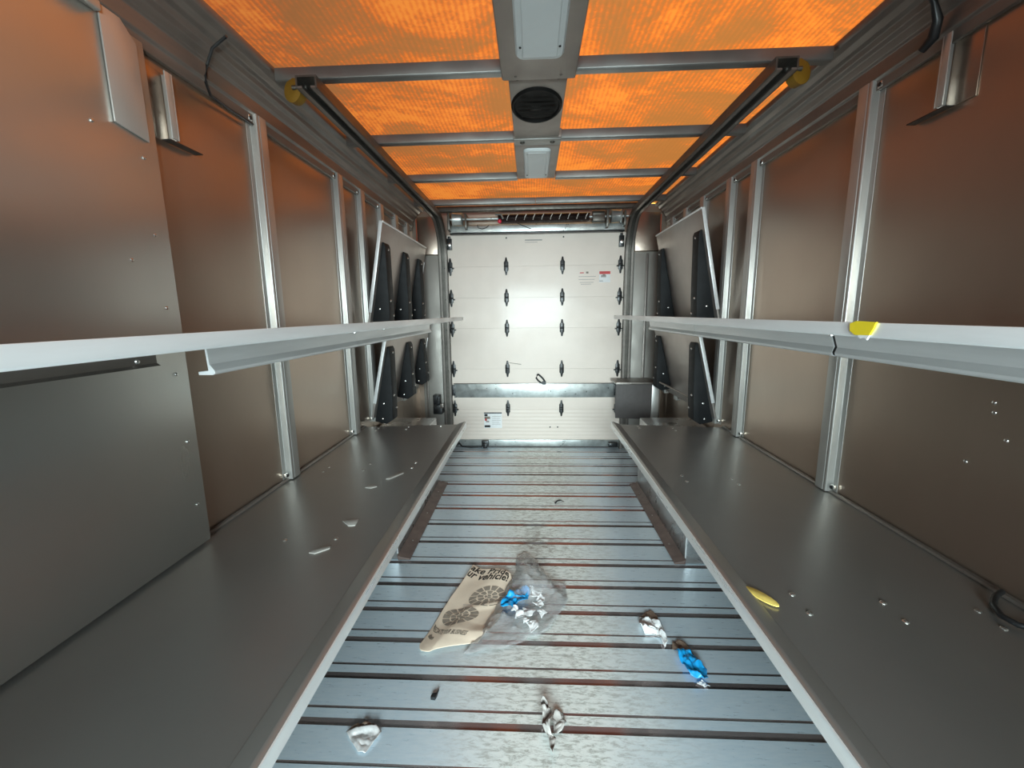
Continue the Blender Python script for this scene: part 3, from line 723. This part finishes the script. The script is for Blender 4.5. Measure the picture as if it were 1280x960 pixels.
# ================================================================== CABLES
c = [(WL + .13, 1.40, 2.085), (WL + .075, 1.41, 2.06), (WL + .045, 1.42, 2.02), (WL + .04, 1.415, 1.985), (WL + .045, 1.405, 1.965), (WL + .03, 1.44, 1.945), (WL + .022, 1.54, 1.946), (WL + .022, 1.66, 1.948)]
tag(MB().tube(c, .0045, 8).build('hanging_cable', M['black'], smooth=.9), 'thin black cable dropping from left roof rail to the first post', 'cable')
c = [(WR - .115, 1.33, 2.10), (WR - .07, 1.345, 2.06), (WR - .05, 1.35, 2.02), (WR - .044, 1.365, 1.985), (WR - .05, 1.39, 1.965)]
tag(MB().tube(c, [.006, .008, .012, .014, .010], 8).build('hanging_cable', M['black'], smooth=.9), 'short black cable end hanging from right roof rail', 'cable')
c = [(1.128, .98, .575), (1.098, .965, .574), (1.062, .935, .5715), (1.045, .90, .5705), (1.05, .872, .5705), (1.085, .852, .571), (1.13, .845, .572)]
tag(MB().tube(c, .0065, 8).build('cable_loop', M['black'], smooth=.9), 'black cable loop lying on right lower shelf at the wall', 'cable')

# ================================================================== LITTER
def crumple(name, outline, z, amp, seed, mat, label=None, cat=None, fr=30., rise=None, parent=None, n=16, thick=.0008, group=None):
    """a thin sheet cut to an outline (world x,y points), creased by noise and lifted off what it lies on"""
    cx = sum(p[0] for p in outline) / len(outline); cy = sum(p[1] for p in outline) / len(outline)
    b = MB(); m = len(outline)
    def edge(t):
        q = t * m; i = int(q) % m; f = q - int(q)
        a = outline[i]; c = outline[(i + 1) % m]
        return a[0] + (c[0] - a[0]) * f, a[1] + (c[1] - a[1]) * f
    A = m * 5; vs = []; fs = []
    def hgt(x, y, r):
        q = Vector((x * fr, y * fr, seed * 7.3))
        v = abs(noise.noise(q)) * 1.3 + .5 * abs(noise.noise(q * 2.3))
        h = amp * v
        if rise: h += rise(x - cx, y - cy)
        return z + .001 + h
    for j in range(n + 1):
        r = j / n
        for k in range(A):
            ex, ey = edge(k / A); x = cx + (ex - cx) * r; y = cy + (ey - cy) * r
            jx = noise.noise(Vector((x * fr, y * fr, seed + 3.1))) * amp * .5
            vs.append((x + jx, y + jx, hgt(x, y, r)))
    for j in range(n):
        for k in range(A):
            fs.append((j * A + k, j * A + (k + 1) % A, (j + 1) * A + (k + 1) % A, (j + 1) * A + k))
    b.add(vs, fs)
    o = b.build(name, mat, parent, solid=thick, smooth=.5)
    if label: tag(o, label, cat, group)
    return o

# ---- paper floor mat: local (u across, v along) mapped onto a gently curling sheet
def poly_at(pts, t):
    n = len(pts) - 1; q = min(max(t, 0), .99999) * n; i = int(q); f = q - i
    p = [Vector(pts[max(0, min(n, k))]) for k in (i - 1, i, i + 1, i + 2)]
    return .5 * ((2 * p[1]) + (p[2] - p[0]) * f + (2 * p[0] - 5 * p[1] + 4 * p[2] - p[3]) * f * f + (3 * p[1] - p[0] - 3 * p[2] + p[3]) * f ** 3)
ML = [(-.433, 1.417), (-.387, 1.585), (-.340, 1.753), (-.294, 1.921)]
MR = [(-.21, 1.429), (-.172, 1.495), (-.140, 1.573), (-.128, 1.647), (-.102, 1.720), (-.096, 1.790), (-.107, 1.846)]
MBt = [(-.433, 1.417), (-.422, 1.388), (-.388, 1.376), (-.364, 1.389), (-.321, 1.404), (-.277, 1.414), (-.21, 1.429)]
MTp = [(-.294, 1.921), (-.246, 1.895), (-.192, 1.894), (-.139, 1.875), (-.107, 1.846)]
TLc, BLc = Vector(ML[-1]), Vector(ML[0])
def mat_h(u, v):
    h = .006 + .014 * max(0, 1 - u / .35) ** 1.5 * min(1, max(0, v - .22) / .3) + .012 * math.sin(PI * min(1, max(0, u))) * (1 - .4 * v) * min(1, .3 + v / .3)
    h += .008 * math.sin(2.4 * PI * v + 1.2 * u) * u + .006 * noise.noise(Vector((u * 2.6, v * 4.2, 1.7)))
    d = abs((v - .42) - .30 * (u - .5)); h += .007 * max(0, 1 - d / .07) * u          # a crease running across
    d = abs((v - .13) - .16 * (.95 - u)) ; h += .010 * max(0, 1 - d / .09) * max(0, u - .2)
    h += .018 * max(0, v - .8) / .2 * max(0, u - .5) / .5
    return max(h, .0022)
def mat_p(u, v, off=0.):
    u = min(max(u, 0), 1); v = min(max(v, 0), 1)
    l, r = poly_at(ML, v), poly_at(MR, v); b, t = poly_at(MBt, u), poly_at(MTp, u)
    c00, c10, c01, c11 = Vector(ML[0]), Vector(MR[0]), Vector(ML[-1]), Vector(MR[-1])
    q = l * (1 - u) + r * u + b * (1 - v) + t * v - (c00 * (1 - u) * (1 - v) + c10 * u * (1 - v) + c01 * (1 - u) * v + c11 * u * v)
    return (q.x, q.y, mat_h(u, v) + off)
mt = thing('paper_floor_mat', 'creased buff paper floor mat with shoe prints and black lettering', 'floor mat', (-.26, 1.65, .012))
MB().sheet(lambda i, j: mat_p(i, j), 40, 70).build('sheet', M['mat'], mt, solid=.0010, smooth=1.0)
def text_on_mat(body, u0, v0, size, du, dv, mat, name, shear=0., bold=0., squeeze=1., slope=0.):
    """flat lettering mapped onto the sheet; (u0,v0) start, du/dv metres across and along"""
    cu = bpy.data.curves.new('lettering', 'FONT'); cu.body = body; cu.size = 1; cu.shear = shear; cu.offset = bold; cu.resolution_u = 3
    ob = bpy.data.objects.new('lettering', cu); COL.objects.link(ob)
    dg = bpy.context.evaluated_depsgraph_get(); me = bpy.data.meshes.new_from_object(ob.evaluated_get(dg))
    bm = bmesh.new(); bm.from_mesh(me)
    bmesh.ops.triangulate(bm, faces=bm.faces)
    bmesh.ops.subdivide_edges(bm, edges=[e for e in bm.edges if e.calc_length() > .25], cuts=2, use_grid_fill=False)
    bmesh.ops.triangulate(bm, faces=bm.faces)
    vs = []; W = .205; H = .50
    for v in bm.verts:
        uu = u0 + v.co.x * size * squeeze / W; vv = v0 + v.co.y * size / H + dv * v.co.x * size
        vs.append(mat_p(min(uu, .99), vv + slope * (uu - u0), .0018))
    b = MB(); b.v = vs; b.f = [tuple(v.index for v in f.verts) for f in bm.faces]
    bm.free(); COL.objects.unlink(ob); bpy.data.objects.remove(ob)
    me2 = bpy.data.meshes.new(name)
    o = b.build(name, mat, mt)
    return o
text_on_mat('ake Pride', .02, .895, .062, 0, 0, M['ink'], 'lettering', .28, .022, .76)
text_on_mat('ur vehicle!', .01, .815, .062, 0, 0, M['ink'], 'lettering', .28, .022, .68)
text_on_mat('PRECIATE YOUR BUSINESS', .07, .200, .028, 0, 0, M['ink'], 'lettering', .05, .004, .45, -.13)
text_on_mat('allen', .10, .135, .026, 0, 0, M['ink'], 'small_lettering', .35, .006, .6, -.12)
# fine grey lines between the two prints
for k in range(4):
    v = .455 + .014 * k
    MB().sheet(lambda i, j: mat_p(.36 + .20 * i - .012 * k, v + .004 * j - .02 * i, .0014), 8, 1).build('fine_print', M['greyprint'], mt)
# shoe print: wedges round a rim and blocks within, as on a lugged sole
def tread_print(cu, cv, ru, rv, rot, seed):
    rnd = random.Random(seed); b = MB()
    def put(poly):
        pts = []
        for (a, c) in poly:
            x = a * math.cos(rot) - c * math.sin(rot); y = a * math.sin(rot) + c * math.cos(rot)
            pts.append(mat_p(cu + x * ru, cv + y * rv, .0016))
        b.add(pts, [tuple(range(len(pts)))])
    N = 13
    for k in range(N):
        a0 = 2 * PI * (k + .09) / N; a1 = 2 * PI * (k + .91) / N
        r0 = .60 + rnd.uniform(-.03, .03)
        put([(math.cos(a) * r, math.sin(a) * r) for r, a in ((r0, a0), (1, a0), (1, (a0 + a1) / 2), (1, a1), (r0, a1))])
    N = 8
    for k in range(N):
        a0 = 2 * PI * (k + .12 + .3) / N; a1 = 2 * PI * (k + .88 + .3) / N
        put([(math.cos(a) * r, math.sin(a) * r) for r, a in ((.24, a0), (.52, a0), (.54, (a0 + a1) / 2), (.52, a1), (.24, a1))])
    for k in range(3):
        a0 = 2 * PI * (k + .1) / 3; a1 = 2 * PI * (k + .9) / 3
        put([(math.cos(a) * r, math.sin(a) * r) for r, a in ((.03, a0), (.18, a0), (.19, (a0 + a1) / 2), (.18, a1), (.03, a1))])
    b.build('shoe_print', M['tread'], mt)
tread_print(.66, .60, .31, .135, .30, 3)
tread_print(.42, .345, .29, .105, .15, 5)

# ---- clear plastic bag
def bag_pt(i, j):
    a = 2 * PI * i; r = j
    out = [(-.26, 1.37), (-.10, 1.41), (.02, 1.47), (.10, 1.56), (.155, 1.70), (.15, 1.79), (.06, 1.86), (.03, 1.97), (-.03, 2.06), (-.085, 2.02), (-.085, 1.90), (-.12, 1.78), (-.16, 1.62), (-.22, 1.48)]
    m = len(out); q = i * m; k = int(q) % m; f = q - int(q); f = f * f * (3 - 2 * f)
    p = Vector(out[k]).lerp(Vector(out[(k + 1) % m]), f)
    c = Vector((-.03, 1.66)); p = c.lerp(p, r)
    n1 = noise.noise(Vector((p.x * 13, p.y * 13, 4.))); n2 = abs(noise.noise(Vector((p.x * 30, p.y * 30, 9.)))); n3 = abs(noise.noise(Vector((p.x * 70, p.y * 70, 2.))))
    env = (1 - r ** 2.2)
    back = max(0, min(1, (p.y - 1.5) / .3))
    h = .004 + env * (.026 + .040 * back) * (1 + .7 * n1) + .020 * n2 * (1 - r ** 4 * .5) + .007 * n3
    d2 = ((p.x + .01) ** 2 + (p.y - 1.61) ** 2) / .095 ** 2
    h = .004 + (h - .004) * (1 - .72 * math.exp(-d2))
    return (p.x + .01 * n1, p.y + .012 * n2, h)
bg = MB(); NU, NV = 112, 34
vs = [bag_pt(i / NU, max(.01, j / NV)) for j in range(NV + 1) for i in range(NU)]
fs = [(j * NU + i, j * NU + (i + 1) % NU, (j + 1) * NU + (i + 1) % NU, (j + 1) * NU + i) for j in range(NV) for i in range(NU)]
bg.add(vs, fs)
tag(bg.build('plastic_bag', M['bag'], smooth=.7), 'crumpled clear plastic bag partly under the paper floor mat', 'plastic bag')
# ---- torn bits inside the bag
crumple('wrapper_scrap', [(-.135, 1.60), (-.10, 1.585), (-.055, 1.615), (-.02, 1.655), (-.01, 1.71), (-.05, 1.715), (-.09, 1.70), (-.12, 1.66)], .030, .024, 3, M['blue'], 'crumpled blue wrapper amid the clear plastic bag', 'wrapper', 26)
bits = [(-.02, 1.575, .030, .4), (.025, 1.62, .024, 1.2), (-.055, 1.55, .022, 2.1), (.0, 1.50, .032, .9), (.035, 1.56, .020, 2.8), (.01, 1.685, .026, .2), (.035, 1.66, .020, 1.7), (-.03, 1.515, .018, .6), (-.075, 1.58, .018, 1.9)]
for k, (x, y, r, a) in enumerate(bits):
    ol = [(x + 1.15 * r * q * math.cos(a + th), y + 1.3 * r * q * math.sin(a + th)) for th, q in ((0, 1), (.9, .6), (1.9, 1.1), (2.8, .5), (3.6, 1.), (5., .75))]
    crumple('paper_bit', ol, .028 + .003 * (k % 3), .014, 11 + k, M['white'], 'torn white paper bit inside the clear plastic bag', 'paper scrap', 20, None, None, 8, .0008, 'torn white bits inside the plastic bag')

# ---- loose scraps on the floor
t = thing('paper_scrap', 'crumpled white paper scrap with brown flap, right of the bag', 'paper scrap', (.475, 1.52, .005))
crumple('white_sheet', [(.425, 1.56), (.44, 1.50), (.475, 1.475), (.495, 1.435), (.512, 1.45), (.518, 1.53), (.505, 1.575), (.47, 1.58)], .001, .035, 21, M['white'], parent=t, fr=22)
crumple('brown_flap', [(.43, 1.585), (.46, 1.61), (.495, 1.64), (.515, 1.60), (.51, 1.57), (.465, 1.575)], .001, .012, 22, M['brownpaper'], parent=t, fr=25, n=8)
t = thing('wrapper_scrap', 'crumpled bright blue wrapper on the floor beside right shelf', 'wrapper', (.56, 1.35, .005))
crumple('blue_sheet', [(.518, 1.41), (.528, 1.35), (.538, 1.295), (.555, 1.282), (.592, 1.285), (.60, 1.32), (.588, 1.37), (.578, 1.405), (.548, 1.415)], .001, .022, 23, M['blue'], parent=t, fr=24, rise=lambda x, y: .016 * math.cos(x * 30))
crumple('brown_flap', [(.515, 1.422), (.53, 1.46), (.555, 1.475), (.578, 1.46), (.588, 1.40), (.55, 1.418)], .001, .012, 24, M['brownpaper'], parent=t, fr=25, n=8)
crumple('white_end', [(.55, 1.277), (.572, 1.292), (.596, 1.272), (.575, 1.268)], .001, .012, 25, M['white'], parent=t, fr=30, n=6)
t = thing('paper_scrap', 'torn grey pointed paper scrap in the middle of the nearest floor planks', 'paper scrap', (.05, 1.11, .005))
crumple('grey_sheet', [(.018, 1.17), (.022, 1.125), (.035, 1.075), (.052, 1.005), (.058, 1.05), (.060, 1.11), (.045, 1.165), (.03, 1.18)], .001, .030, 26, M['tornwhite'], parent=t, fr=26, rise=lambda x, y: .012 + .1 * max(0, x))
crumple('brown_flap', [(.058, 1.13), (.065, 1.155), (.098, 1.158), (.10, 1.125), (.085, 1.095), (.062, 1.085)], .001, .014, 27, M['tornwhite'], parent=t, fr=30, n=8)
t = thing('foil_scrap', 'torn silvery foil scrap on the floor beside left shelf', 'foil scrap', (-.49, 1.05, .003))
crumple('foil_sheet', [(-.565, 1.068), (-.53, 1.036), (-.508, 1.012), (-.485, 1.010), (-.470, 1.04), (-.458, 1.072), (-.48, 1.085), (-.53, 1.08)], .001, .011, 28, M['foil'], parent=t, fr=24, n=12, rise=lambda x, y: .10 * max(0, y + .01))
crumple('dark_fold', [(-.566, 1.074), (-.54, 1.094), (-.505, 1.098), (-.478, 1.094), (-.525, 1.084)], .003, .012, 29, M['brownpaper'], parent=t, fr=30, n=6)
b = MB().prism([(-.337, 1.190), (-.322, 1.188), (-.318, 1.20), (-.316, 1.226), (-.321, 1.207), (-.334, 1.205)], .0005, .012, 'z')
tag(b.build('rubber_bit', M['black'], bevel=.001), 'tiny black rubber bit on the floor before the paper mat', 'debris')
b = MB().tube([(.150, 2.655, .006), (.162, 2.68, .008), (.185, 2.69, .009), (.208, 2.675, .006)], [.006, .005, .004, .002], 8)
tag(b.build('rubber_strip', M['black'], smooth=.8), 'short curved black rubber strip on the floor beyond the bag', 'debris')

# ---- chips on the left shelf, tag on the right shelf
def deckz(x, s):
    a, f, w = (WL, -.4096, -1) if s < 0 else (WR, .4795, 1)
    return .557 + (x - a) / (f - a) * .0175
def chip(name, pts, s, mat, label, cat, h=.003):
    z = max(deckz(p[0], s) for p in pts) + .0006
    b = MB().prism(pts, z, z + h, 'z')
    tag(b.build(name, mat, bevel=.0006), label, cat)
chip('plastic_chip', [(-.632, 1.292), (-.60, 1.262), (-.578, 1.265), (-.582, 1.31), (-.605, 1.308)], -1, M['chip'], 'triangular pale chip on the left lower shelf', 'chip')
chip('plastic_chip', [(-.648, 1.103), (-.628, 1.10), (-.597, 1.128), (-.60, 1.142), (-.625, 1.135), (-.64, 1.118)], -1, M['chip'], 'ragged pale chip on left lower shelf, nearest the camera', 'chip')
chip('plastic_chip', [(-.668, 1.57), (-.64, 1.565), (-.622, 1.582), (-.64, 1.602), (-.66, 1.597)], -1, M['chip'], 'rounded pale chip amid the left lower shelf', 'chip')
chip('plastic_chip', [(-.612, 1.655), (-.595, 1.655), (-.556, 1.722), (-.562, 1.738), (-.582, 1.73), (-.608, 1.675)], -1, M['chip'], 'long narrow pale chip on left lower shelf, farthest from the camera', 'chip')
t = thing('shelf_tag', 'oval yellow tag on the right lower shelf edge', 'tag', (.535, .945, .58))
ov = [(.513 + .5 * .0, .985)]
pts = []
for k in range(16):
    a = 2 * PI * k / 16; u, v = .043 * math.cos(a), .0145 * math.sin(a)
    pts.append((.543 + u * .50 + v * .85, .940 - u * .82 + v * .55))
zz = deckz(.54, 1) + .004
MB().prism(pts, zz, zz + .003, 'z').build('tag_body', M['dirtyyellow'], t, bevel=.001)

# ================================================================== LIGHT
W = bpy.data.worlds.new('sunset_sky'); SC.world = W; W.use_nodes = True
nt = W.node_tree; nt.nodes.clear()
out = nt.nodes.new('ShaderNodeOutputWorld'); bgn = nt.nodes.new('ShaderNodeBackground')
tc = nt.nodes.new('ShaderNodeTexCoord')
nv = nt.nodes.new('ShaderNodeVectorMath'); nv.operation = 'DOT_PRODUCT'
L(nt, tc.outputs['Generated'], nv.inputs[0]); nv.inputs[1].default_value = Vector((.35, .93, .22)).normalized()
glow = maprange(nt, nv.outputs['Value'], .0, 1., 0, 1)
glow = math_n(nt, 'POWER', glow, 2.2)
mx = nt.nodes.new('ShaderNodeMix'); mx.data_type = 'RGBA'
L(nt, glow, mx.inputs['Factor']); mx.inputs['A'].default_value = (.165, .17, .20, 1); mx.inputs['B'].default_value = (2.75, 1.5, .30, 1)
L(nt, mx.outputs['Result'], bgn.inputs['Color']); bgn.inputs['Strength'].default_value = 1.0
L(nt, bgn.outputs[0], out.inputs[0])

def area(name, loc, target, sx, sy, power, col):
    l = bpy.data.lights.new(name, 'AREA'); l.shape = 'RECTANGLE'; l.size = sx; l.size_y = sy; l.energy = power; l.color = col
    o = bpy.data.objects.new(name, l); COL.objects.link(o); o.location = loc
    o.rotation_euler = (Vector(target) - Vector(loc)).to_track_quat('-Z', 'Y').to_euler(); return o
area('cab_windshield_daylight', (.03, -2.6, 1.45), (.03, 3, .8), 1.9, 1.1, 410, (.80, .97, 1.0))

def spot(name, loc, target, ang, power, col, rad=.03, blend=.1):
    l = bpy.data.lights.new(name, 'SPOT'); l.energy = power; l.color = col; l.spot_size = math.radians(ang); l.spot_blend = blend; l.shadow_soft_size = rad
    o = bpy.data.objects.new(name, l); COL.objects.link(o); o.location = loc
    o.rotation_euler = (Vector(target) - Vector(loc)).to_track_quat('-Z', 'Y').to_euler(); return o
# spot added to suggest the grey reflection high on the left cover panel
spot('added_panel_spot', (.50, -1.0, 1.45), (-1.0, .62, 2.0), 30, 230, (.9, 1., .97), .06, .25)

# ================================================================== CAMERA
cam = bpy.data.cameras.new('camera'); co = bpy.data.objects.new('camera', cam); COL.objects.link(co)
r = Vector((.99877, .0462, -.0113)); f = Vector((-.0476, .98514, -.16505)).normalized()
r = (r - f * r.dot(f)).normalized(); u = r.cross(f)
co.matrix_world = Matrix(((r.x, u.x, -f.x, 0), (r.y, u.y, -f.y, 0), (r.z, u.z, -f.z, 1.25), (0, 0, 0, 1)))
cam.sensor_width = 36; cam.lens = 531.23 / 1280 * 36; cam.clip_start = .02
SC.camera = co
SC.view_settings.view_transform = 'Standard'; SC.view_settings.look = 'None'
SC.view_settings.exposure = 0.; SC.view_settings.gamma = 1.; SC.view_settings.use_curve_mapping = False
SC.cycles.max_bounces = 10; SC.cycles.diffuse_bounces = 6; SC.cycles.glossy_bounces = 6; SC.cycles.transparent_max_bounces = 12
SC.cycles.use_denoising = True
SC.cycles.sample_clamp_indirect = 6
